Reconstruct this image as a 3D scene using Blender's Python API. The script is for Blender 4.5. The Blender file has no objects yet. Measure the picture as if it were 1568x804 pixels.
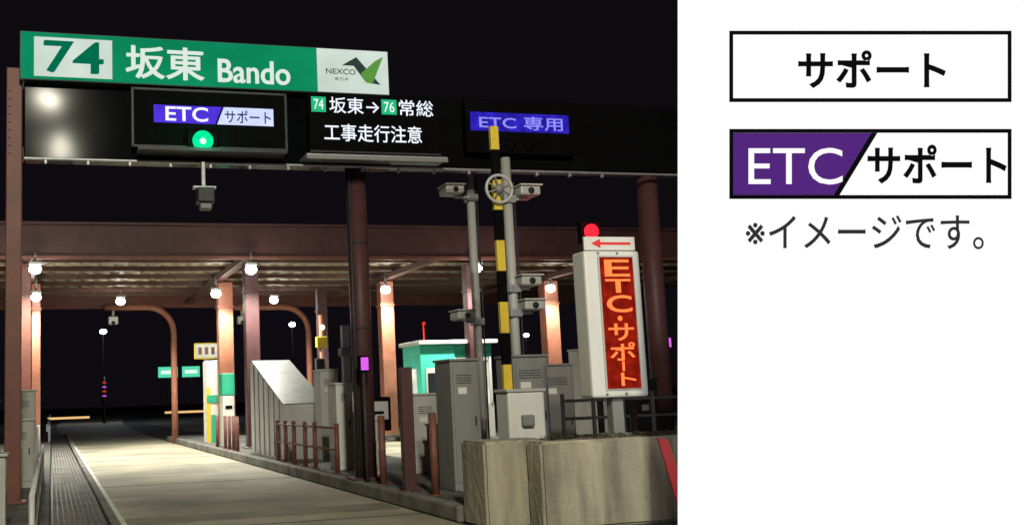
import bpy, bmesh, math, random
from mathutils import Vector, Matrix, Euler
random.seed(4)
scene=bpy.context.scene
scene.view_settings.view_transform='Standard'
scene.view_settings.look='None'
scene.view_settings.exposure=0
# ---------------------------------------------------------------- materials
def noise_mat(name,col,rough=.6,var=.25,scale=4,metal=0,bump=0.1,spots=None,streak=False,spec=.5,wave=0):
    m=bpy.data.materials.new(name); m.use_nodes=True
    nt=m.node_tree; b=nt.nodes['Principled BSDF']
    tc=nt.nodes.new('ShaderNodeTexCoord'); mp=nt.nodes.new('ShaderNodeMapping')
    nt.links.new(tc.outputs['Object'],mp.inputs[0])
    if streak: mp.inputs['Scale'].default_value=(1,1,.15)
    n=nt.nodes.new('ShaderNodeTexNoise'); n.inputs['Scale'].default_value=scale; n.inputs['Detail'].default_value=8
    n.inputs['Roughness'].default_value=.65
    nt.links.new(mp.outputs[0],n.inputs['Vector'])
    r=nt.nodes.new('ShaderNodeValToRGB')
    r.color_ramp.elements[0].position=.3; r.color_ramp.elements[1].position=.7
    r.color_ramp.elements[0].color=[c*(1-var) for c in col]+[1]
    r.color_ramp.elements[1].color=[min(1,c*(1+var)) for c in col]+[1]
    nt.links.new(n.outputs['Fac'],r.inputs[0])
    out=r.outputs[0]
    if spots:
        n2=nt.nodes.new('ShaderNodeTexNoise'); n2.inputs['Scale'].default_value=spots[1]; n2.inputs['Detail'].default_value=5
        nt.links.new(mp.outputs[0] if spots[1]>1 else tc.outputs['Object'],n2.inputs['Vector'])
        r2=nt.nodes.new('ShaderNodeValToRGB'); r2.color_ramp.elements[0].position=.46; r2.color_ramp.elements[1].position=.68
        nt.links.new(n2.outputs['Fac'],r2.inputs[0])
        mx=nt.nodes.new('ShaderNodeMixRGB'); mx.inputs[2].default_value=list(spots[0])+[1]
        ml=nt.nodes.new('ShaderNodeMath'); ml.operation='MULTIPLY'; ml.inputs[1].default_value=spots[2]
        nt.links.new(r2.outputs[0],ml.inputs[0]); nt.links.new(ml.outputs[0],mx.inputs[0])
        nt.links.new(out,mx.inputs[1]); out=mx.outputs[0]
    nt.links.new(out,b.inputs['Base Color'])
    b.inputs['Roughness'].default_value=rough; b.inputs['Metallic'].default_value=metal
    b.inputs['Specular IOR Level'].default_value=spec
    if bump or wave:
        bp=nt.nodes.new('ShaderNodeBump'); bp.inputs['Strength'].default_value=wave or bump; bp.inputs['Distance'].default_value=.2 if wave else .02
        n3=nt.nodes.new('ShaderNodeTexNoise'); n3.inputs['Scale'].default_value=1.2 if wave else scale*8; n3.inputs['Detail'].default_value=0 if wave else 4
        nt.links.new(tc.outputs['Object'],n3.inputs['Vector'])
        nt.links.new(n3.outputs['Fac'],bp.inputs['Height']); nt.links.new(bp.outputs[0],b.inputs['Normal'])
    return m
def emit(name,col,s=1,var=0,scale=3,base=.02):
    m=bpy.data.materials.new(name); m.use_nodes=True
    nt=m.node_tree; b=nt.nodes['Principled BSDF']
    b.inputs['Base Color'].default_value=[c*base for c in col]+[1]
    b.inputs['Roughness'].default_value=.8
    b.inputs['Specular IOR Level'].default_value=0
    b.inputs['Emission Strength'].default_value=s
    b.inputs['Emission Color'].default_value=list(col)+[1]
    if var:
        tc=nt.nodes.new('ShaderNodeTexCoord')
        n=nt.nodes.new('ShaderNodeTexNoise'); n.inputs['Scale'].default_value=scale; n.inputs['Detail'].default_value=3
        nt.links.new(tc.outputs['Object'],n.inputs['Vector'])
        r=nt.nodes.new('ShaderNodeValToRGB')
        r.color_ramp.elements[0].position=.3; r.color_ramp.elements[1].position=.7
        r.color_ramp.elements[0].color=[c*(1-var) for c in col]+[1]
        r.color_ramp.elements[1].color=[c*(1+var) for c in col]+[1]
        nt.links.new(n.outputs['Fac'],r.inputs[0]); nt.links.new(r.outputs[0],b.inputs['Emission Color'])
    return m
M={}
M['ground']=noise_mat('asphalt',(.045,.044,.042),.85,.3,1.5)
M['road']=noise_mat('concrete_pavement',(.33,.3,.215),.75,.3,.9,spots=((.13,.118,.09),.35,.85),bump=.3)
M['joint']=noise_mat('joint_tar',(.03,.03,.028),.7,.2,5)
M['dark_conc']=noise_mat('darker_concrete',(.2,.18,.13),.7,.35,1.2,spots=((.1,.09,.07),.5,.8))  # darker concrete tone for a band across the lane
M['kerb']=noise_mat('kerb_concrete',(.17,.16,.135),.85,.35,3,spots=((.05,.05,.045),2,.8),bump=.3)
M['island']=noise_mat('island_concrete',(.1,.095,.085),.85,.35,2,spots=((.035,.035,.03),1.2,.7),bump=.3)
M['barrier']=noise_mat('barrier_concrete',(.32,.295,.215),.9,.35,2.6,spots=((.08,.072,.05),3.2,.85),bump=.5,streak=True)
M['line']=noise_mat('worn_white_paint',(.6,.6,.53),.7,.3,5)
M['black']=noise_mat('dark_panel',(.003,.0038,.0045),.1,.3,3,bump=0,wave=.012,spec=.02)
M['matteblack']=noise_mat('matte_black',(.003,.003,.0036),.8,.3,3,bump=0,spec=.04)
M['brown']=noise_mat('brown_paint',(.15,.055,.04),.5,.18,3,spots=((.1,.045,.035),2,.5),bump=.05,spec=.3)
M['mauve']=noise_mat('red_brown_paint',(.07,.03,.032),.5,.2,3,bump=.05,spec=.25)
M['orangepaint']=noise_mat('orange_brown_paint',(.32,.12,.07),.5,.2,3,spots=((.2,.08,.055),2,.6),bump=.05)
M['rust']=noise_mat('rusty_post',(.16,.055,.04),.6,.3,6,spots=((.07,.03,.02),5,.6))
M['grey']=noise_mat('grey_steel',(.2,.205,.2),.5,.18,3,spots=((.11,.105,.09),3,.7),bump=.05,streak=True)
M['lgrey']=noise_mat('light_grey_steel',(.42,.42,.4),.45,.15,3,spots=((.23,.215,.18),3,.7),bump=.05,streak=True)
M['dgrey']=noise_mat('dark_grey_steel',(.035,.035,.038),.5,.2,4,bump=.05,spec=.25)
M['galv']=noise_mat('galvanised_steel',(.3,.31,.32),.45,.2,8,metal=.4,bump=.05)
M['white']=noise_mat('white_paint',(.62,.62,.58),.45,.1,3,spots=((.42,.4,.34),3,.6),bump=.03,streak=True)
M['yellow']=noise_mat('yellow_paint',(.68,.48,.03),.5,.2,6,spots=((.4,.28,.04),6,.6),bump=.03)
M['greenp']=noise_mat('green_paint',(.02,.35,.2),.5,.15,5,bump=.03)
M['teal']=noise_mat('mint_wall',(.06,.6,.43),.55,.12,2,bump=.03)
M['redp']=noise_mat('red_paint',(.7,.02,.02),.4,.12,4,bump=.03)
M['deck']=noise_mat('roof_deck',(.33,.27,.19),.6,.4,.8,bump=0)
M['purlin']=noise_mat('purlin_paint',(.09,.042,.032),.5,.2,3)
M['leaf']=noise_mat('dry_leaves',(.06,.05,.025),.8,.5,30)
M['glass']=noise_mat('dark_glass',(.02,.025,.03),.08,.1,3,bump=0)
M['e_green']=emit('sign_green_face',(.004,.24,.105),1,.2,.8)
M['e_white']=emit('sign_white_face',(.6,.7,.62),1,.12,1.2)
M['e_text']=emit('sign_text_white',(.72,.82,.75),1)
M['t_green']=emit('sign_digit_green',(.0,.15,.075),1)
M['t_dark']=emit('logo_dark',(.03,.05,.04),1)
M['t_lime']=emit('logo_lime',(.1,.3,.05),1)
M['led_purple']=emit('led_purple',(.085,.035,.72),1.0,.15,6)
M['led_blue']=emit('led_blue',(.025,.015,.42),1,.5,5)
M['led_white']=emit('led_white',(.85,.9,1),1.15)
M['led_pale']=emit('led_pale',(.6,.67,1),1.1,.1,6)
M['led_lav']=emit('led_lavender',(.3,.3,1),1)
M['led_dark']=emit('led_dark_text',(.03,.04,.12),1)
M['led_green']=emit('led_green',(.02,.5,.2),1)
M['sig_green']=emit('signal_green',(.0,.75,.28),1.2,.2,12)
M['sig_red']=emit('signal_red',(1,.012,.025),2.6)
M['red_led']=emit('led_red',(1,.14,.035),2.2)
M['red_bloom']=emit('led_red_bloom',(.24,.01,.004),1,.5,8)  # bloom around the red letters, put into the screen's own emission
M['lamp']=emit('lamp_glow',(.95,.97,1),30)
M['warmlamp']=emit('warm_lamp_glow',(1,.75,.4),6)
M['purplelamp']=emit('purple_lamp',(.68,.11,.8),1.15)
M['winlit']=emit('lit_window',(.85,.85,.7),.9,.3,2)
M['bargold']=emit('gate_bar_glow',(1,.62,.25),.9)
M['farsign']=emit('far_sign_green',(.1,.75,.42),1)
M['farsignw']=emit('far_sign_white',(.8,1,.9),1)
M['smallred']=emit('small_red_light',(1,.05,.03),.8)
M['bd_white']=emit('legend_board_white',(1,1,1),1)  # glowing white face of the invented legend board
M['bd_black']=emit('legend_board_black',(.004,.004,.004),1)
M['bd_grey']=emit('legend_board_text_grey',(.03,.03,.03),1)
M['bd_purple']=emit('legend_board_purple',(.085,.02,.2),1)
# ---------------------------------------------------------------- helpers
def link(ob): scene.collection.objects.link(ob); return ob
class Obj:
    def __init__(s,name,loc=(0,0,0)):
        s.e=bpy.data.objects.new(name,None); s.e.empty_display_size=.3
        s.loc=Vector(loc); s.e.location=s.loc; link(s.e)
    def add(s,name,verts,faces,mat,smooth=False):
        me=bpy.data.meshes.new(name)
        me.from_pydata([Vector(v)-s.loc for v in verts],[],faces); me.update()
        me.materials.append(M[mat])
        if smooth:
            for p in me.polygons: p.use_smooth=True
        ob=bpy.data.objects.new(name,me); link(ob); ob.parent=s.e
        return ob
    def box(s,name,x0,x1,y0,y1,z0,z1,mat,bev=.012):
        bm=bmesh.new(); bmesh.ops.create_cube(bm,size=1)
        for v in bm.verts:
            v.co=Vector(((x0+x1)/2+v.co.x*(x1-x0),(y0+y1)/2+v.co.y*(y1-y0),(z0+z1)/2+v.co.z*(z1-z0)))-s.loc
        b=min(bev,abs(x1-x0)*.3,abs(y1-y0)*.3,abs(z1-z0)*.3)
        if b>0.0015: bmesh.ops.bevel(bm,geom=bm.edges[:],offset=b,segments=2,affect='EDGES',profile=.5)
        me=bpy.data.meshes.new(name); bm.to_mesh(me); bm.free(); me.materials.append(M[mat])
        ob=bpy.data.objects.new(name,me); link(ob); ob.parent=s.e; return ob
    def tube(s,name,pts,r,mat,seg=14,caps=True):
        pts=[Vector(p) for p in pts]; V=[];F=[]
        n=len(pts)
        for i,p in enumerate(pts):
            d=(pts[min(i+1,n-1)]-pts[max(i-1,0)]).normalized()
            a=Vector((0,1,0)) if abs(d.y)<.9 else Vector((1,0,0))
            u=d.cross(a).normalized(); w=d.cross(u).normalized()
            rr=r[i] if isinstance(r,(list,tuple)) else r
            for k in range(seg):
                t=2*math.pi*k/seg; V.append(p+u*math.cos(t)*rr+w*math.sin(t)*rr)
        for i in range(n-1):
            for k in range(seg):
                F.append((i*seg+k,i*seg+(k+1)%seg,(i+1)*seg+(k+1)%seg,(i+1)*seg+k))
        if caps:
            F.append(tuple(range(seg-1,-1,-1))); F.append(tuple((n-1)*seg+k for k in range(seg)))
        ob=s.add(name,V,F,mat,True)
        return ob
    def sphere(s,name,c,r,mat,sc=(1,1,1)):
        bm=bmesh.new(); bmesh.ops.create_uvsphere(bm,u_segments=16,v_segments=10,radius=r)
        for v in bm.verts: v.co=Vector((v.co.x*sc[0],v.co.y*sc[1],v.co.z*sc[2]))+Vector(c)-s.loc
        me=bpy.data.meshes.new(name); bm.to_mesh(me); bm.free(); me.materials.append(M[mat])
        for p in me.polygons: p.use_smooth=True
        ob=bpy.data.objects.new(name,me); link(ob); ob.parent=s.e; return ob
    def text(s,name,body,x0,x1,z0,z1,y,mat,bold=0.0,rot=0):
        """text on a plane facing -Y fitted to a rectangle"""
        return text_mesh(s,name,body,x0,x1,z0,z1,mat,bold,rot,lambda u,v,d:Vector((u,y-d,v))-s.loc)
def text_mesh(o,name,body,x0,x1,z0,z1,mat,bold,rot,f):
    cu=bpy.data.curves.new(name,'FONT'); cu.body=body; cu.offset=bold; cu.extrude=0.0
    cu.resolution_u=4
    t=bpy.data.objects.new('tmp',cu); link(t)
    dg=bpy.context.evaluated_depsgraph_get(); dg.update()
    me=bpy.data.meshes.new_from_object(t.evaluated_get(dg))
    bpy.data.objects.remove(t)
    if rot:
        for v in me.vertices: v.co=Vector((v.co.y*rot,-v.co.x*rot,0))
    if len(me.vertices):
        xs=[v.co.x for v in me.vertices]; ys=[v.co.y for v in me.vertices]
        ax,bx,ay,by=min(xs),max(xs),min(ys),max(ys)
        for v in me.vertices:
            u=x0+(v.co.x-ax)/max(bx-ax,1e-6)*(x1-x0); w=z0+(v.co.y-ay)/max(by-ay,1e-6)*(z1-z0)
            v.co=f(u,w,.0)
    me.materials.clear(); me.materials.append(M[mat])
    ob=bpy.data.objects.new(name,me); link(ob); ob.parent=o.e
    return ob
# ---------------------------------------------------------------- camera
EYE=Vector((0,0,1.5))
cd=bpy.data.cameras.new('camera'); cam=bpy.data.objects.new('camera',cd); link(cam)
cam.location=EYE
VR=Matrix.Rotation(math.radians(-15.5),4,'Z')@Matrix.Rotation(math.radians(97.39),4,'X')@Matrix.Rotation(math.radians(-2),4,'Z')
cam.rotation_euler=VR.to_euler()
cd.sensor_width=36; cd.lens=36*1600/1568; cd.shift_x=266/1568; cd.clip_end=3000
scene.camera=cam
# ---------------------------------------------------------------- world
w=bpy.data.worlds.new('World'); scene.world=w; w.use_nodes=True
nt=w.node_tree; bg=nt.nodes['Background']; outw=nt.nodes['World Output']
sky=nt.nodes.new('ShaderNodeTexSky'); sky.sky_type='NISHITA'; sky.sun_disc=False
sky.sun_elevation=math.radians(-4); sky.sun_rotation=math.radians(200)
nt.links.new(sky.outputs[0],bg.inputs[0]); bg.inputs[1].default_value=.01
bg2=nt.nodes.new('ShaderNodeBackground'); bg2.inputs[0].default_value=(.0042,.0032,.0054,1); bg2.inputs[1].default_value=1
ad=nt.nodes.new('ShaderNodeAddShader'); nt.links.new(bg.outputs[0],ad.inputs[0]); nt.links.new(bg2.outputs[0],ad.inputs[1])
nt.links.new(ad.outputs[0],outw.inputs[0])
# ---------------------------------------------------------------- ground & roads
def sheet(name,pts,z,mat):
    me=bpy.data.meshes.new(name); me.from_pydata([(p[0],p[1],z) for p in pts],[],[tuple(range(len(pts)))]); me.materials.append(M[mat])
    return link(bpy.data.objects.new(name,me))
sheet('ground',[(-1500,-200),(1500,-200),(1500,2500),(-1500,2500)],0,'ground')
def strip(name,cx,hw,y0,y1,z,mat,n=60):
    V=[];F=[]
    for i in range(n+1):
        y=y0+(y1-y0)*i/n
        V+= [(cx(y)-hw(y),y,z),(cx(y)+hw(y),y,z)]
        if i: F.append((2*i-2,2*i-1,2*i+1,2*i))
    me=bpy.data.meshes.new(name); me.from_pydata(V,[],F); me.materials.append(M[mat]); return link(bpy.data.objects.new(name,me))
strip('toll_lane_road',lambda y:2.7+max(0,y-60)**2*.0005,lambda y:1.9+max(0,y-50)*.02,-10,170,.004,'road')
strip('adjacent_lane_road',lambda y:9.3,lambda y:1.9,13,90,.004,'road')
mk=Obj('road_joints')
for y in (12.9,20.3,30,42):
    mk.box('joint',.84,4.58,y,y+.035,.002,.0085,'joint',0)
mk.box('patch',.95,4.55,13.6,14.5,.002,.0075,'dark_conc',0)
mk=Obj('road_marking_line'); mk.box('edge_line',.86,.93,5,60,.002,.009,'line',0)
isl=Obj('toll_island',(5.8,20,0))
isl.box('kerb_near',4.6,4.78,11.75,44,0,.2,'kerb',.03)
isl.box('top_slab',4.78,7.1,11.75,44,0,.19,'island',.01)
isl.box('kerb_far',7.1,7.28,11.75,44,0,.2,'kerb',.03)
isl=Obj('toll_island',(12.5,20,0))
isl.box('kerb_near',11.3,11.5,16,44,0,.2,'kerb',.03)
isl.box('top_slab',11.5,14,16,44,0,.19,'island',.01)
isl=Obj('toll_island',(-1,20,0))
isl.box('slab',-3.5,-.02,-6,44,0,.16,'island',.02)
dr=Obj('drain_channel')
dr.box('bed',0,.7,2,60,0,.03,'dgrey',.005)
for i in range(9):
    x=.03+i*.073
    dr.box('rib_%d'%i,x,x+.055,2,60,.028,.045,'kerb',.008)
kb=Obj('kerb'); kb.box('kerb_stone',.7,.82,2,60,0,.1,'kerb',.02)
# ---------------------------------------------------------------- gantry
G=16.0
g=Obj('sign_gantry',(5,G,0))
g.box('back_panel',-.4,5.4,G,G+.35,5.22,6.37,'black',.02)
g.box('back_panel_right',5.4,14,G+.1,G+.35,5.28,6.5,'matteblack',.02)
g.box('bottom_rail',-.4,14,G-.08,G-.01,5.195,5.23,'galv',.01)
g.box('rear_beam',-.6,14,G+.36,G+.6,5.3,5.5,'mauve',.02)
for i in range(16):
    x=-.1+i*.62
    g.box('hanger_%d'%i,x,x+.04,G-.1,G-.03,5.13,5.19,'galv',.005)
g.box('post_left',-.65,-.42,G-.02,G+.2,0,6.62,'brown',.015)
g.box('post_left_base',-.74,-.33,G-.1,G+.28,.16,.2,'brown',.01)
for i in range(9):
    zz=5.3+i*.12
    g.tube('bolt_%d'%i,[(-.6,G-.02,zz),(-.6,G-.045,zz)],.018,'grey',8)
g.tube('column_mid',[(4.88,G+.35,.19),(4.88,G+.35,5.3)],.17,'mauve',20)
g.box('column_mid_base',4.62,5.14,G+.1,G+.6,.19,.24,'mauve',.01)
for z in (1.2,2.6,4.0): g.tube('column_band',[(4.88,G+.35,z),(4.88,G+.35,z+.04)],.18,'dgrey',20)
g.tube('conduit',[(4.72,G+.2,.2),(4.72,G+.2,5.2)],.025,'dgrey',8)
g.tube('column_right',[(10.35,G+.35,.0),(10.35,G+.35,5.4)],.18,'mauve',20)
# name board
s=Obj('toll_gate_name_sign',(2.4,G-.2,6.7))
s.box('housing',-.46,5.36,G-.2,G+.3,6.38,7.14,'dgrey',.01)
s.box('green_face',-.44,4.13,G-.215,G-.19,6.4,7.12,'e_green',0)
s.box('white_face',4.14,5.34,G-.215,G-.19,6.4,7.12,'e_white',0)
s.box('number_box',-.25,.9,G-.225,G-.21,6.44,7.05,'e_white',.003)
for k,(dx,dz) in enumerate(((0,0),(.012,.006),(-.012,-.006))):
    s.text('number_74_%d'%k,'74',-.1+dx,.76+dx,6.5+dz,7.0+dz,G-.232-k*.001,'t_green',.008)
for k,(dx,dz) in enumerate(((0,0),(.016,.008),(0,.012))):
    s.text('kanji_%d'%k,'坂東',1.1+dx,2.3+dx,6.47+dz,6.99+dz,G-.222-k*.001,'e_text',.007)
s.text('romaji','Bando',2.52,3.68,6.47,6.85,G-.222,'e_text',.012)
s.text('romaji_b','Bando',2.53,3.69,6.475,6.855,G-.223,'e_text',.012)
s.text('logo_text','NEXCO',4.28,4.78,6.7,6.79,G-.222,'t_dark',.01)
s.text('logo_text_small','東日本',4.42,4.66,6.59,6.65,G-.222,'t_dark',.0)
y=G-.224
s.add('logo_mark_dark',[(4.55,y,6.85),(4.8,y,7.0),(5.2,y,6.55),(4.95,y,6.58),(4.75,y,6.85)],[(0,4,1),(1,4,3),(1,3,2)],'t_dark')
s.add('logo_mark_green',[(4.95,y-.002,6.58),(5.06,y-.002,6.56),(5.26,y-.002,7.03),(5.12,y-.002,6.95),(4.86,y-.002,6.72)],[(0,1,2),(0,2,3),(0,3,4)],'t_lime')
# LED lane sign
s=Obj('led_lane_sign',(2.4,G-.2,5.9))
s.box('housing',1.2,3.6,G-.18,G+.02,5.42,6.33,'matteblack',.01)
for a in ((1.2,3.6,6.3,6.34),(1.2,3.6,5.4,5.44),):
    s.box('frame',a[0],a[1],G-.21,G-.16,a[2],a[3],'dgrey',.005)
s.box('frame_l',1.18,1.22,G-.21,G-.16,5.4,6.34,'dgrey',.005)
s.box('frame_r',3.58,3.62,G-.21,G-.16,5.4,6.34,'dgrey',.005)
s.add('purple_field',[(1.52,G-.19,5.8),(2.47,G-.19,5.8),(2.58,G-.19,6.08),(1.52,G-.19,6.08)],[(0,1,2,3)],'led_purple')
s.add('pale_field',[(2.5,G-.19,5.8),(3.4,G-.19,5.8),(3.4,G-.19,6.08),(2.61,G-.19,6.08)],[(0,1,2,3)],'led_pale')
s.text('text_etc','ETC',1.7,2.36,5.83,6.06,G-.196,'led_white',.015)
s.text('text_support','サポート',2.62,3.36,5.83,6.04,G-.196,'led_dark',.012)
s.box('service_tray',1.25,3.55,G-.45,G-.03,5.3,5.34,'dgrey',.005)
s.box('service_tray_lip',1.25,3.55,G-.47,G-.45,5.3,5.36,'dgrey',.005)
s=Obj('lane_signal_light',(2.26,G-.3,5.5))
s.box('housing',2.02,2.5,G-.26,G-.19,5.34,5.68,'matteblack',.03)
s.tube('lens',[(2.26,G-.26,5.51),(2.26,G-.29,5.51)],.16,'sig_green',24)
s.tube('lens_inner',[(2.26,G-.29,5.5),(2.26,G-.295,5.5)],.05,'farsignw',16)
ld=bpy.data.lights.new('signal_glow','POINT'); ld.energy=14; ld.color=(0,1,.45); ld.shadow_soft_size=.1
lo=bpy.data.objects.new('signal_glow',ld); link(lo); lo.parent=s.e; lo.location=(0,-.25,0.0)
s=Obj('overhead_vehicle_detector',(2.28,G-.2,4.9))
s.box('bracket',2.24,2.3,G-.2,G-.12,4.8,5.2,'galv',.008)
s.box('plate',2.1,2.46,G-.25,G-.1,4.77,4.81,'galv',.008)
s.box('body',2.16,2.42,G-.35,G-.05,4.54,4.77,'dgrey',.02)
s.box('lower_body',2.2,2.38,G-.3,G-.1,4.44,4.54,'grey',.02)
# roadworks LED sign
s=Obj('led_message_sign',(5,G-.2,5.9))
s.box('housing',3.98,6.2,G-.2,G+.08,5.4,6.37,'matteblack',.01)
s.box('rim_bottom',3.98,6.2,G-.22,G-.19,5.4,5.43,'dgrey',.005)
s.box('service_tray',3.85,6.2,G-.5,G-.03,5.27,5.31,'galv',.005)
s.box('service_tray_lip',3.85,6.2,G-.52,G-.49,5.22,5.28,'grey',.005)
yy=G-.215
s.box('green_square_a',4.02,4.26,yy-.003,yy,6.06,6.31,'led_green',0)
s.text('square_num_a','74',4.06,4.22,6.1,6.27,yy-.006,'led_white')
s.text('line_one_a','坂東→',4.32,5.16,6.05,6.32,yy,'led_white',.006)
s.box('green_square_b',5.2,5.46,yy-.003,yy,6.06,6.31,'led_green',0)
s.text('square_num_b','76',5.24,5.42,6.1,6.27,yy-.006,'led_white')
s.text('line_one_b','常総',5.5,6.1,6.05,6.32,yy,'led_white',.006)
s.text('line_two','工事走行注意',4.22,5.88,5.59,5.88,yy,'led_white',.008)
s=Obj('led_etc_lane_sign',(7.7,G-.1,6.1))
s.box('housing',6.72,8.7,G-.1,G+.08,5.5,6.4,'matteblack',.01)
s.box('blue_field',6.8,8.62,G-.115,G-.09,5.88,6.2,'led_blue',0)
s.text('text','ETC 専用',6.95,8.5,5.91,6.15,G-.122,'led_lav',.01)
s.tube('signal_off_a',[(7.5,G-.1,5.66),(7.5,G-.13,5.66)],.1,'matteblack',20)
s.tube('signal_off_b',[(7.85,G-.1,5.66),(7.85,G-.13,5.66)],.1,'matteblack',20)
# ---------------------------------------------------------------- canopy
c=Obj('toll_canopy_roof',(8,32,5.5))
c.box('fascia',-8,26,28.6,28.8,5.5,6.42,'mauve',.02)
c.box('fascia_lower_trim',-8,26,28.5,28.62,5.42,5.52,'brown',.01)
c.box('fascia_upper_trim',-8,26,28.5,28.62,6.36,6.44,'mauve',.01)
c.box('roof_top',-8,26,28.8,42,6.0,6.1,'dgrey',.01)
V=[];F=[]; n=300
for i in range(n+1):
    x=-8+34*i/n; z=5.78+(.07 if (i//2)%2 else 0)
    V+=[(x,28.8,z),(x,42,z)]
    if i: F.append((2*i-2,2*i-1,2*i+1,2*i))
c.add('corrugated_deck',V,F,'deck')
for y in (30.6,32.6,34.6,36.6,38.6,40.4):
    c.box('purlin',-8,26,y,y+.14,5.62,5.77,'purlin',.01)
c.box('rear_beam',-8,26,41.8,42,5.3,5.95,'brown',.01)
for x in (-6,-.6,5.3,11,17,22.5):
    c.box('rafter',x-.12,x+.12,28.82,41.8,5.42,5.6,'purlin',.01)
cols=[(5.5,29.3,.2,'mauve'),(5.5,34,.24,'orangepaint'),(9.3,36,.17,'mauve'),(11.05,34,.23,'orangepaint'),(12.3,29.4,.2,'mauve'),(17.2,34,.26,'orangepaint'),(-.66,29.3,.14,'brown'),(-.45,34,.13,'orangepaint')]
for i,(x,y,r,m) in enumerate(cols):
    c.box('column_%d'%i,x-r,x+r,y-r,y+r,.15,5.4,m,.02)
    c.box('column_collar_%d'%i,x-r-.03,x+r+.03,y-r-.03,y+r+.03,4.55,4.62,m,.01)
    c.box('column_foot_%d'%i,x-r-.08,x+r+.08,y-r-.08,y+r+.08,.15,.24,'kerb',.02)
def lampfix(x,y,z,p=1000,r=.16,up=60):
    l=Obj('canopy_lamp',(x,y,z))
    l.box('housing',x-.16,x+.16,y-.1,y+.1,z+.12,z+.2,'grey',.01)
    l.tube('stem',[(x,y,z+.2),(x,y,5.6)],.03,'grey',8)
    l.sphere('bulb',(x,y,z),r,'lamp',(1,1,.8))
    ld=bpy.data.lights.new('canopy_lamp_light','SPOT'); ld.energy=p; ld.color=(.98,.98,.86); ld.shadow_soft_size=.12
    ld.spot_size=math.radians(150); ld.spot_blend=.6
    lo=bpy.data.objects.new('canopy_lamp_light',ld); link(lo); lo.parent=l.e; lo.location=(0,-.25,-.16)
    ld=bpy.data.lights.new('canopy_lamp_spill','POINT'); ld.energy=up; ld.color=(1,.94,.8); ld.shadow_soft_size=.12
    lo=bpy.data.objects.new('canopy_lamp_spill',ld); link(lo); lo.parent=l.e; lo.location=(0,-.6,-.5)
for x,y,z,p in ((5.1,33.2,4.95,1000),(5.3,28.1,5.08,1500),(10.85,33.3,5.05,1000),(12.1,28.4,5.15,1400),(16.9,33.2,5.05,900),(-.45,33.3,4.9,1000),(-.4,28.1,5.1,1500),(2.4,38,5.2,1900),(8,38,5.2,1500)):
    lampfix(x,y,z,p)
# ---------------------------------------------------------------- arcs
def arc_pole(x,y,ztop,xl,nm='height_limit_arch'):
    a=Obj(nm,(x,y,0)); R=1.0
    pts=[(x,y,0),(x,y,2),(x,y,ztop-R)]
    for i in range(1,9):
        t=math.pi/2*i/8; pts.append((x-R+R*math.cos(t),y,ztop-R+R*math.sin(t)))
    pts+= [((x+xl)/2,y,ztop),(xl,y,ztop)]
    a.tube('pole',pts,.12,'orangepaint')
    a.tube('hanger',[(xl+.3,y,ztop),(xl+.3,y,ztop-.35)],.05,'lgrey')
    a.box('detector',xl+.12,xl+.48,y-.15,y+.15,ztop-.65,ztop-.35,'white',.03)
    a.sphere('lens',(xl+.3,y-.15,ztop-.6),.08,'glass')
arc_pole(4.6,40.9,5.25,2.0); arc_pole(10.0,40.9,5.2,7.0)
# ---------------------------------------------------------------- camera poles
def campole(x,y,zt,cams,nm='camera_pole'):
    p=Obj(nm,(x,y,0))
    p.tube('pole',[(x,y,.19),(x,y,zt)],.075,'lgrey')
    p.box('base',x-.15,x+.15,y-.15,y+.15,.19,.23,'galv',.01)
    p.tube('cable',[(x+.09,y-.05,.2),(x+.1,y-.06,zt*.5),(x+.09,y-.05,zt-.4)],.015,'dgrey',6)
    for i,(dx,z) in enumerate(cams):
        p.tube('arm_%d'%i,[(x,y-.08,z-.08),(x+dx,y-.08,z-.08)],.025,'lgrey',8)
        p.box('clamp_%d'%i,x-.1,x+.1,y-.12,y+.1,z-.14,z-.02,'galv',.01)
        p.box('camera_%d'%i,x+dx-.22,x+dx+.12,y-.3,y+.1,z-.05,z+.1,'lgrey',.03)
        p.box('sunshield_%d'%i,x+dx-.24,x+dx+.14,y-.34,y+.1,z+.1,z+.12,'white',.005)
        p.tube('lens_%d'%i,[(x+dx-.05,y-.3,z+.02),(x+dx-.05,y-.32,z+.02)],.05,'glass',12)
campole(7.2,17,5.7,[(-.35,5.02),(-.25,2.82)])
campole(6.98,15,5.2,[(.32,4.6),(.28,2.8),(.25,3.18)])
# ---------------------------------------------------------------- gate arm
ga=Obj('striped_gate_arm',(5.87,13,1.5))
z=1.45;k=0
while z<5.12:
    z2=min(z+.42,5.14); ga.box('stripe_%d'%k,5.83,5.95,12.95,13.02,z,z2,'yellow' if k%2==0 else 'matteblack',.006); z=z2;k+=1
pts=[(5.89+.19*math.cos(t*math.pi/12),12.9,4.25+.19*math.sin(t*math.pi/12)) for t in range(25)]
ga.tube('ring',pts,.022,'lgrey',8)
for t in range(4):
    a=t*math.pi/4+.3
    ga.tube('spoke_%d'%t,[(5.89-.18*math.cos(a),12.9,4.25-.18*math.sin(a)),(5.89+.18*math.cos(a),12.9,4.25+.18*math.sin(a))],.012,'grey',6)
ga.tube('ring_hub',[(5.89,12.94,4.25),(5.89,12.87,4.25)],.06,'grey',12)
gm=Obj('gate_arm_cabinet',(6.1,13.2,1.2))
gm.box('body',5.8,6.33,12.8,13.2,.85,1.5,'white',.03)
gm.box('lid',5.78,6.35,12.78,13.22,1.5,1.54,'lgrey',.01)
gm.box('drive',5.97,6.14,12.72,12.8,1.05,1.2,'grey',.02)
gm.box('leg',5.92,6.22,12.9,13.15,.19,.85,'dgrey',.02)
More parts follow.
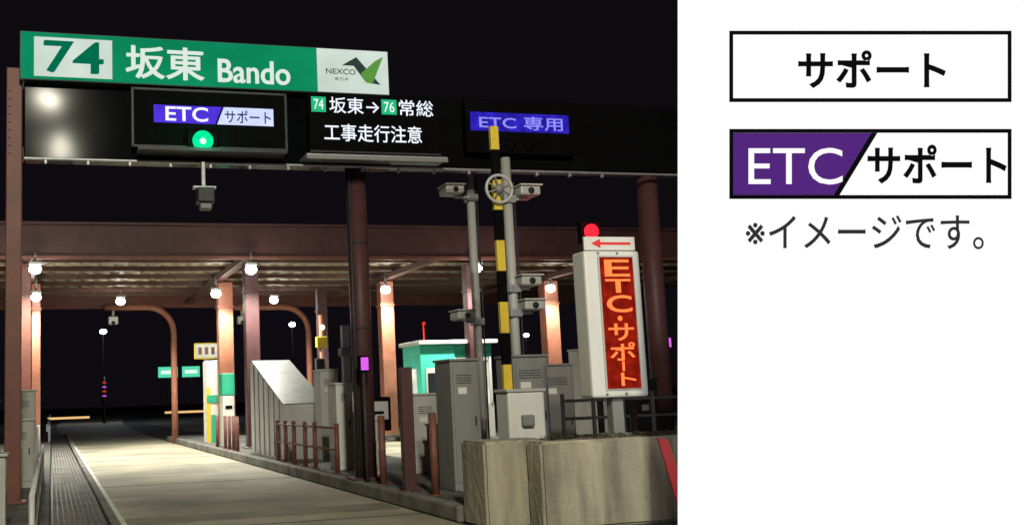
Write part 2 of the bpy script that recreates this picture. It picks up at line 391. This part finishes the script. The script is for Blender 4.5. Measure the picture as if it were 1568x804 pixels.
# ---------------------------------------------------------------- concrete barriers
def barrier(x0,x1,y0,y1,h,nm='concrete_barrier'):
    b=Obj(nm,((x0+x1)/2,(y0+y1)/2,0))
    bm=bmesh.new(); bmesh.ops.create_cube(bm,size=1)
    for v in bm.verts: v.co=Vector((v.co.x*(x1-x0),v.co.y*(y1-y0),h/2+v.co.z*h))
    bmesh.ops.bevel(bm,geom=bm.edges[:],offset=.03,segments=2,affect='EDGES')
    bmesh.ops.subdivide_edges(bm,edges=[e for e in bm.edges if e.calc_length()>.3],cuts=8,use_grid_fill=True)
    for v in bm.verts: v.co+=Vector((random.uniform(-1,1),random.uniform(-1,1),random.uniform(-1,1)))*.0035
    me=bpy.data.meshes.new('block'); bm.to_mesh(me); bm.free(); me.materials.append(M['barrier'])
    ob=bpy.data.objects.new('block',me); link(ob); ob.parent=b.e
    return b
barrier(4.66,5.5,11.0,11.7,.96)
b=barrier(5.16,8.2,10.6,10.98,.95)
b.box('joint',7.3,7.312,10.59,10.62,.02,.93,'joint',0)
rm=Obj('red_marker_post',(6.7,10.35,0))
rm.add('board',[(6.46,10.35,.95),(6.58,10.35,.92),(6.85,10.35,0),(6.7,10.35,0),(6.46,10.38,.95),(6.58,10.38,.92),(6.85,10.38,0),(6.7,10.38,0)],[(0,3,2,1),(4,5,6,7),(0,1,5,4),(1,2,6,5),(2,3,7,6),(3,0,4,7)],'redp')
# leaf litter on the barrier top and island
V=[];F=[]
for i in range(900):
    if i<600: x=random.uniform(5.3,7.0); y=random.uniform(10.65,10.95); z=.953+random.random()*.04
    else: x=random.gauss(5.1,.35); y=random.uniform(12,26); z=.2+random.random()*.015; x=max(4.8,x)
    a=random.random()*6.28; q=random.uniform(.012,.03)
    k=len(V); V+=[(x+math.cos(a)*q,y+math.sin(a)*q,z),(x-math.sin(a)*q,y+math.cos(a)*q,z+.012),(x-math.cos(a)*q,y-math.sin(a)*q,z+random.random()*.02)]
    F.append((k,k+1,k+2))
l=Obj('leaf_litter',(6,11,.9)); l.add('leaves',V,F,'leaf')
# ---------------------------------------------------------------- vertical LED sign
v=Obj('vertical_led_sign',(6.4,11,1.4))
v.box('housing',6.0,6.73,10.9,11.2,1.4,3.11,'white',.03)
v.box('bezel',6.17,6.64,10.885,10.91,1.48,3.05,'lgrey',.01)
v.box('screen',6.19,6.62,10.878,10.89,1.5,3.03,'red_bloom',0)
chars=[('E',3.0,2.8,0),('T',2.77,2.61,0),('C',2.58,2.38,0),('・',2.34,2.28,0),('サ',2.25,2.05,0),('ポ',2.03,1.82,0),('ー',1.81,1.7,1),('ト',1.68,1.53,0)]
for ch,zt,zb,r in chars:
    x0,x1=6.24,6.57
    if ch=='・': x0,x1=6.37,6.43
    if r: x0,x1=6.385,6.42
    if ch=='ト': x0,x1=6.36,6.56
    v.text('char_'+ch,ch,x0,x1,zb,zt,10.87,'red_led',.012,r)
v.box('stem',6.3,6.45,11,11.15,.95,1.4,'grey',.02)
v.box('stem_base',6.22,6.53,10.99,11.22,.0,.99,'grey',.01)
for dx in (.33,.58):
    for t in (0,1): v.tube('bolt',[(6.0+dx-.15,10.9,1.44+t*1.64),(6.0+dx-.15,10.88,1.44+t*1.64)],.012,'grey',8)
v.box('arrow_board',6.03,6.7,10.93,10.96,3.12,3.28,'white',.005)
y=10.925; d=-.03
v.add('arrow',[(6.12,y,3.23+d),(6.24,y,3.285+d),(6.24,y,3.245+d),(6.64,y,3.245+d),(6.64,y,3.215+d),(6.24,y,3.215+d),(6.24,y,3.175+d)],[(0,6,5,4,3,2,1)],'redp')
r=Obj('red_signal_light',(8.4,15,4.0))
r.tube('pole',[(8.4,15.05,0),(8.4,15.05,3.9)],.05,'dgrey')
r.box('housing',8.22,8.58,14.98,15.12,3.84,4.2,'matteblack',.03)
r.tube('lens',[(8.4,14.98,4.02),(8.4,14.94,4.02)],.12,'sig_red',20)
ld=bpy.data.lights.new('signal_glow','POINT'); ld.energy=20; ld.color=(1,.03,.05); ld.shadow_soft_size=.1
lo=bpy.data.objects.new('signal_glow',ld); link(lo); lo.parent=r.e; lo.location=(0,-.2,0.02)
# ---------------------------------------------------------------- island equipment
def cabinet(nm,x0,x1,y0,y1,z0,z1,mat,door=True):
    o=Obj(nm,((x0+x1)/2,(y0+y1)/2,z0))
    o.box('body',x0,x1,y0,y1,z0,z1,mat,.015)
    o.box('cap',x0-.02,x1+.02,y0-.03,y1+.02,z1,z1+.035,mat,.01)
    o.box('plinth',x0+.02,x1-.02,y0+.03,y1-.02,z0-.01,z0+.06,'dgrey',.005)
    if door:
        w=(x1-x0)
        o.box('door',x0+.035,x1-.035,y0-.014,y0+.01,z0+.12,z1-.06,mat,.008)
        o.box('handle',x1-.09,x1-.07,y0-.035,y0-.012,(z0+z1)/2,(z0+z1)/2+.12,'dgrey',.004)
        o.box('label',x0+.1,x0+.1+w*.3,y0-.018,y0-.012,z1-.45,z1-.36,'white',0)
        for i in range(4): o.box('vent_%d'%i,x0+.08,x1-.12,y0-.02,y0-.01,z1-.2-i*.035,z1-.19-i*.035,'dgrey',0)
    return o
cabinet('equipment_cabinet',5.28,5.7,13.5,14.1,.19,1.95,'grey')
cabinet('equipment_cabinet',6.45,7.0,14,14.6,.19,2.0,'grey')
cabinet('equipment_cabinet',5.08,5.4,18.8,19.4,.19,1.75,'white')
cabinet('equipment_cabinet',5.6,6.0,22,22.6,.19,2.1,'lgrey')
cabinet('equipment_cabinet',5.95,6.4,17,17.6,.19,1.5,'lgrey')
cabinet('equipment_cabinet',7.7,8.2,19,19.6,.0,2.1,'lgrey')
cabinet('equipment_cabinet',5.95,6.2,16,16.4,.19,1.0,'dgrey')
cabinet('equipment_cabinet',6.6,7.0,24,24.6,.19,1.6,'white')
cabinet('equipment_cabinet',11.7,12.3,21.5,22.3,.19,2.4,'lgrey')
cabinet('equipment_cabinet',12.6,13.3,23,24,.19,1.8,'grey')
cabinet('equipment_cabinet',5.1,5.3,16.9,17.2,.19,1.1,'lgrey')
def post(x,y,z,r=.055,m='rust',nm='steel_bollard'):
    o=Obj(nm,(x,y,.19)); o.tube('post',[(x,y,.19),(x,y,z)],r,m,12); o.sphere('cap',(x,y,z),r,m,(1,1,.4)); o.tube('flange',[(x,y,.19),(x,y,.205)],r*1.8,m,12)
o=Obj('steel_guard_post',(4.78,14,.19)); o.box('post',4.72,4.89,13.95,14.1,.19,1.9,'mauve',.015); o.box('flange',4.67,4.94,13.9,14.15,.19,.21,'mauve',.004)
post(4.88,13.2,1.25); post(4.83,15.3,1.2); post(4.83,16.5,1.25)
for y in (18,19.6,20.4,21.4,22.2,23): post(4.85,y,1.05,.045)
for y in (28,28.6,29.3,30,31.5): post(4.8,y,1.1,.05)
for x,y in ((5.9,20.5),(6.3,21),(6.6,19),(5.6,24.2),(6.7,22)): post(x,y,1.2,.04,'lgrey')
f=Obj('pipe_guard',(4.85,20,.2))
f.tube('rail_top',[(4.85,18,.98),(4.85,23,.98)],.022,'rust',8); f.tube('rail_mid',[(4.85,18,.6),(4.85,23,.6)],.022,'rust',8)
t=Obj('card_reader_unit',(5.6,18,.2))
t.box('pedestal',5.4,5.7,18,18.3,.19,.9,'dgrey',.02); t.box('head',5.3,5.85,17.9,18.35,.9,1.5,'matteblack',.03)
t.box('panel',5.36,5.79,17.88,17.91,1.1,1.42,'lgrey',.01); t.box('slot',5.45,5.7,17.865,17.885,1.2,1.25,'matteblack',0)
t=Obj('antenna_post',(5.4,19.3,.2)); t.box('post',5.42,5.56,19.4,19.6,.19,2.9,'lgrey',.02); t.box('head',5.36,5.62,19.3,19.6,2.3,2.45,'grey',.02)
t=Obj('warning_light_post',(7.2,28,0)); t.tube('pole',[(7.2,28,.19),(7.2,28,3.8)],.06,'orangepaint'); t.box('light_box',7.05,7.35,27.9,28.1,2.9,3.2,'yellow',.02)
t.sphere('light',(7.2,27.85,3.45),.07,'warmlamp'); t.box('small_box',7.0,7.25,27.85,28.05,2.3,2.6,'dgrey',.02)
# crash cushion hood
h=Obj('crash_cushion',(5.5,25,.2))
x0,x1=5.0,5.95
Vh=[(x0,23,.19),(x1,23,.19),(x1,27,.19),(x0,27,.19),(x0,23,1.4),(x1,23,1.4),(x1,26.6,2.5),(x0,26.6,2.5),(x1,27,2.5),(x0,27,2.5)]
h.add('shell',Vh,[(0,1,5,4),(4,5,6,7),(7,6,8,9),(9,8,2,3),(0,4,7,9,3),(1,2,8,6,5)],'lgrey')
for i in range(6):
    y=23.4+i*.6; h.box('rib_%d'%i,x0-.025,x0-.002,y,y+.05,.22,1.4+(y-23)*.3,'grey',.004)
h.add('edge_trim',[(x0-.02,22.97,1.42),(x1+.02,22.97,1.42),(x1+.02,26.6,2.53),(x0-.02,26.6,2.53)],[(0,1,2,3)],'grey')
t=Obj('toll_payment_machine',(5.1,35,.2))
t.box('body',5.0,5.4,35,35.8,.19,2.9,'white',.03); t.box('yellow_stripe',4.98,5.12,34.98,35,.19,2.0,'yellow',0); t.box('green_stripe',5.14,5.28,34.97,35,.19,1.1,'greenp',0); t.box('green_band',5.0,5.4,34.965,34.99,1.5,1.75,'greenp',0)
t=Obj('ticket_machine',(5,31,.2)); t.box('body',4.9,5.25,31,31.6,.19,1.7,'white',.03); t.box('green_top',4.88,5.27,30.98,31.62,1.7,2.35,'greenp',.02); t.box('slot',4.98,5.18,30.98,31.0,1.3,1.4,'matteblack',0)
t=Obj('small_lit_sign',(5.2,36,3)); t.box('pole',5.1,5.2,36.1,36.2,.19,3.0,'grey',.01); t.box('panel',4.75,5.6,36,36.1,3.0,3.55,'yellow',.02)
t.box('lit_face',4.8,5.55,35.98,36,3.05,3.5,'winlit',0)
for i in range(3): t.box('mark_%d'%i,4.88+i*.22,5.0+i*.22,35.96,35.985,3.15,3.4,'rust',0)
# booth
b=Obj('toll_booth',(12,30,.2))
b.box('wall_left',10.65,11.75,29.6,31.2,.19,3.0,'teal',.01)
b.box('wall_right_low',11.75,13.0,29.7,31.2,.19,1.2,'white',.01)
b.box('wall_right_top',11.75,13.0,29.7,31.2,2.6,3.0,'teal',.01)
b.box('lit_interior',11.77,12.98,29.95,30.0,1.2,2.6,'winlit',0)
for x in (11.75,12.3,12.9): b.box('mullion',x,x+.06,29.66,29.76,1.2,2.6,'white',.005)
b.box('roof',10.55,13.1,29.4,31.3,3.0,3.12,'white',.02)
b.box('door',10.8,11.2,29.58,29.6,.25,2.3,'white',.005); b.box('door_glass',10.86,11.14,29.565,29.58,1.3,2.15,'glass',0)
b.box('side_window',10.635,10.65,30,30.8,1.3,2.3,'winlit',0)
for (x,y,z) in ((4.72,15.7,2.02),(12.9,20,2.45)):
    t=Obj('purple_indicator_lamp',(x,y,z)); t.box('lamp',x-.06,x+.06,y-.03,y,z-.1,z+.1,'purplelamp',.01); t.box('housing',x-.085,x+.085,y,y+.12,z-.13,z+.13,'matteblack',.02); t.tube('pole',[(x,y+.06,.1),(x,y+.06,z-.12)],.03,'dgrey',10)
# far things
t=Obj('highway_direction_sign',(14,120,5)); 
for a,bb in ((11.7,13.9),(14.4,16.4)):
    t.box('panel',a,bb,120,120.1,4.5,5.7,'farsign',.02); t.box('legend',a+.3,bb-.3,119.97,120,4.9,5.3,'farsignw',0)
    t.tube('post',[((a+bb)/2,120.2,0),((a+bb)/2,120.2,4.5)],.1,'dgrey',8)
def streetlamp(x,y,z,p=700):
    t=Obj('street_lamp',(x,y,0)); t.tube('pole',[(x,y,0),(x,y,z)],[.1,.06],'matteblack',10)
    t.box('head',x-.3,x+.3,y-.2,y+.2,z,z+.15,'dgrey',.03); t.sphere('bulb',(x,y-.1,z-.08),.32,'lamp',(1,1,.7))
    ld=bpy.data.lights.new('street_lamp_light','POINT'); ld.energy=p; ld.color=(.85,.92,1); ld.shadow_soft_size=.3
    lo=bpy.data.objects.new('street_lamp_light',ld); link(lo); lo.parent=t.e; lo.location=(0,-2.3,z-.5)
streetlamp(4.7,100,8.5); streetlamp(22.8,100,8.9); streetlamp(52.5,110,8,400)
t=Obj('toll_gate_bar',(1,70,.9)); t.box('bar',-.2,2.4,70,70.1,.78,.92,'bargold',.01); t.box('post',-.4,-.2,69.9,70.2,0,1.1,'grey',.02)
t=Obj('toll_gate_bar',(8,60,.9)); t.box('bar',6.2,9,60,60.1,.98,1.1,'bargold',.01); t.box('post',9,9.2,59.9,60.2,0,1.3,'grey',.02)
t=Obj('variable_speed_sign',(4.7,98,2)); t.tube('pole',[(4.7,98,0),(4.7,98,4.2)],.08,'dgrey',8)
for i in range(4): t.box('light_%d'%i,4.5,4.85,97.8,97.85,2.4+i*.4,2.5+i*.4,'smallred' if i%2 else 'purplelamp',.02)
t=Obj('red_beacon_post',(12.3,32,0)); t.tube('pole',[(12.4,34,0),(12.4,34,3.9)],[.05,.02],'redp',8); t.sphere('beacon',(12.4,33.95,3.95),.06,'smallred')
fr=Obj('guard_rail',(0,60,0)); fr.box('rail',-.2,-.1,45,140,.55,.85,'galv',.02)
for i in range(24): fr.box('post_%d'%i,-.12,-.02,45+i*4,45.12+i*4,0,.8,'galv',.01)
# left island
cabinet('equipment_cabinet',-.78,-.3,22,22.7,.16,1.85,'lgrey'); cabinet('equipment_cabinet',-.7,-.28,19,19.5,.16,1.3,'lgrey')
cabinet('equipment_cabinet',-.78,-.47,12,12.5,.16,1.0,'lgrey'); cabinet('equipment_cabinet',-.95,-.66,14,14.5,.16,1.6,'grey')
hr=Obj('handrail',(-.15,14,0))
for z in (.45,.8): hr.tube('rail_%.1f'%z,[(-.15,9,z),(-.15,21,z)],.025,'lgrey',8)
for i in range(7): hr.tube('post_%d'%i,[(-.15,9+i*2,.16),(-.15,9+i*2,.8)],.025,'lgrey',8)
for y in (24,26): post(-.3,y,1.1,.05,'lgrey')
f=Obj('pipe_fence',(8,13.5,0))
for z in (.6,.85,1.1,1.35): f.tube('rail_%.2f'%z,[(7.0,13.6,z),(9.4,13.6,z)],.022,'grey',8)
for i in range(6): f.tube('post_%d'%i,[(7.0+i*.48,13.6,0),(7.0+i*.48,13.6,1.45)],.03,'grey',8)
cabinet('equipment_cabinet',7.6,8.2,15.5,16,.0,1.9,'grey'); cabinet('equipment_cabinet',8.7,9.1,14.5,15,.0,1.6,'dgrey')
for x in (7.4,7.7,8.5): post(x,12.9,1.2,.05,'mauve')
# ---------------------------------------------------------------- invented glowing board standing in for a flat legend panel, squared to the view
bo=Obj('invented_legend_board',(7.374,8.269,2.617))
bo.e.rotation_euler=VR.to_euler()
def blocal(name,pts,d,mat):
    me=bpy.data.meshes.new(name); me.from_pydata([(p[0],p[1],d) for p in pts],[],[tuple(range(len(pts)))]); me.materials.append(M[mat])
    ob=bpy.data.objects.new(name,me); link(ob); ob.parent=bo.e
P=lambda x,y:((x-1302.5)/160,(402-y)/160)
def brect(name,x0,y0,x1,y1,d,mat): blocal(name,[P(x0,y1),P(x1,y1),P(x1,y0),P(x0,y0)],d,mat)
bm=bmesh.new(); bmesh.ops.create_cube(bm,size=1)
for vv in bm.verts: vv.co=Vector((vv.co.x*3.44+.08,vv.co.y*5.2+.06,vv.co.z*.03-.017))
me=bpy.data.meshes.new('panel'); bm.to_mesh(me); bm.free(); me.materials.append(M['bd_white']); ob=bpy.data.objects.new('panel',me); link(ob); ob.parent=bo.e
def btext(name,s,x0,y0,x1,y1,mat,bold,d=.012):
    a=P(x0,y1); b_=P(x1,y0); text_mesh(bo,name,s,a[0],b_[0],a[1],b_[1],mat,bold,0,lambda u,v,dd:Vector((u,v,d)))
for (a,b2) in ((48,157),(198,305)):
    brect('frame_top',1117,a,1549,a+6,.006,'bd_black'); brect('frame_bottom',1117,b2-6,1549,b2,.006,'bd_black')
    brect('frame_left',1117,a+6,1123,b2-6,.006,'bd_black'); brect('frame_right',1543,a+6,1549,b2-6,.006,'bd_black')
blocal('purple_field',[P(1123,299),P(1278,299),P(1336,204),P(1123,204)],.003,'bd_purple')
blocal('divider',[P(1277,299),P(1286,299),P(1344,204),P(1335,204)],.004,'bd_black')
btext('text_support_upper','サポート',1222,78,1448,136,'bd_black',.024)
btext('text_etc','ETC',1146,227,1290,283,'bd_white',.002)
btext('text_support_lower','サポート',1328,222,1541,282,'bd_black',.024)
btext('text_note','※イメージです。',1142,330,1506,382,'bd_grey',.006)
for dx in (-1.4,1.5):
    me=bpy.data.meshes.new('brace'); bm=bmesh.new(); bmesh.ops.create_cube(bm,size=1)
    for vv in bm.verts: vv.co=Vector((vv.co.x*.08+dx,vv.co.y*4.6-.2,vv.co.z*.08-.08))
    bm.to_mesh(me); bm.free(); me.materials.append(M['galv']); ob=bpy.data.objects.new('brace',me); link(ob); ob.parent=bo.e
# ---------------------------------------------------------------- plaza flood lamps behind the viewpoint
fl=Obj('plaza_flood_lamp',(0,-7,0)); fl.tube('pole',[(0,-7.3,0),(0,-7.3,13.2)],[.16,.1],'galv',12)
for (x,z,e) in ((-.1,12.7,10000),(.3,10.9,6200)):
    fl.box('head',x-.4,x+.4,-7.2,-6.8,z+.1,z+.4,'grey',.03)
    ld=bpy.data.lights.new('flood_light','SPOT'); ld.energy=e; ld.color=(1,.94,.76); ld.spot_size=math.radians(110); ld.spot_blend=.6; ld.shadow_soft_size=.28
    lo=bpy.data.objects.new('flood_light',ld); link(lo); lo.parent=fl.e; lo.location=(x,.4,z)
    lo.rotation_euler=(Vector((4,16,1))-Vector((x,-6.6,z))).to_track_quat('-Z','Y').to_euler()
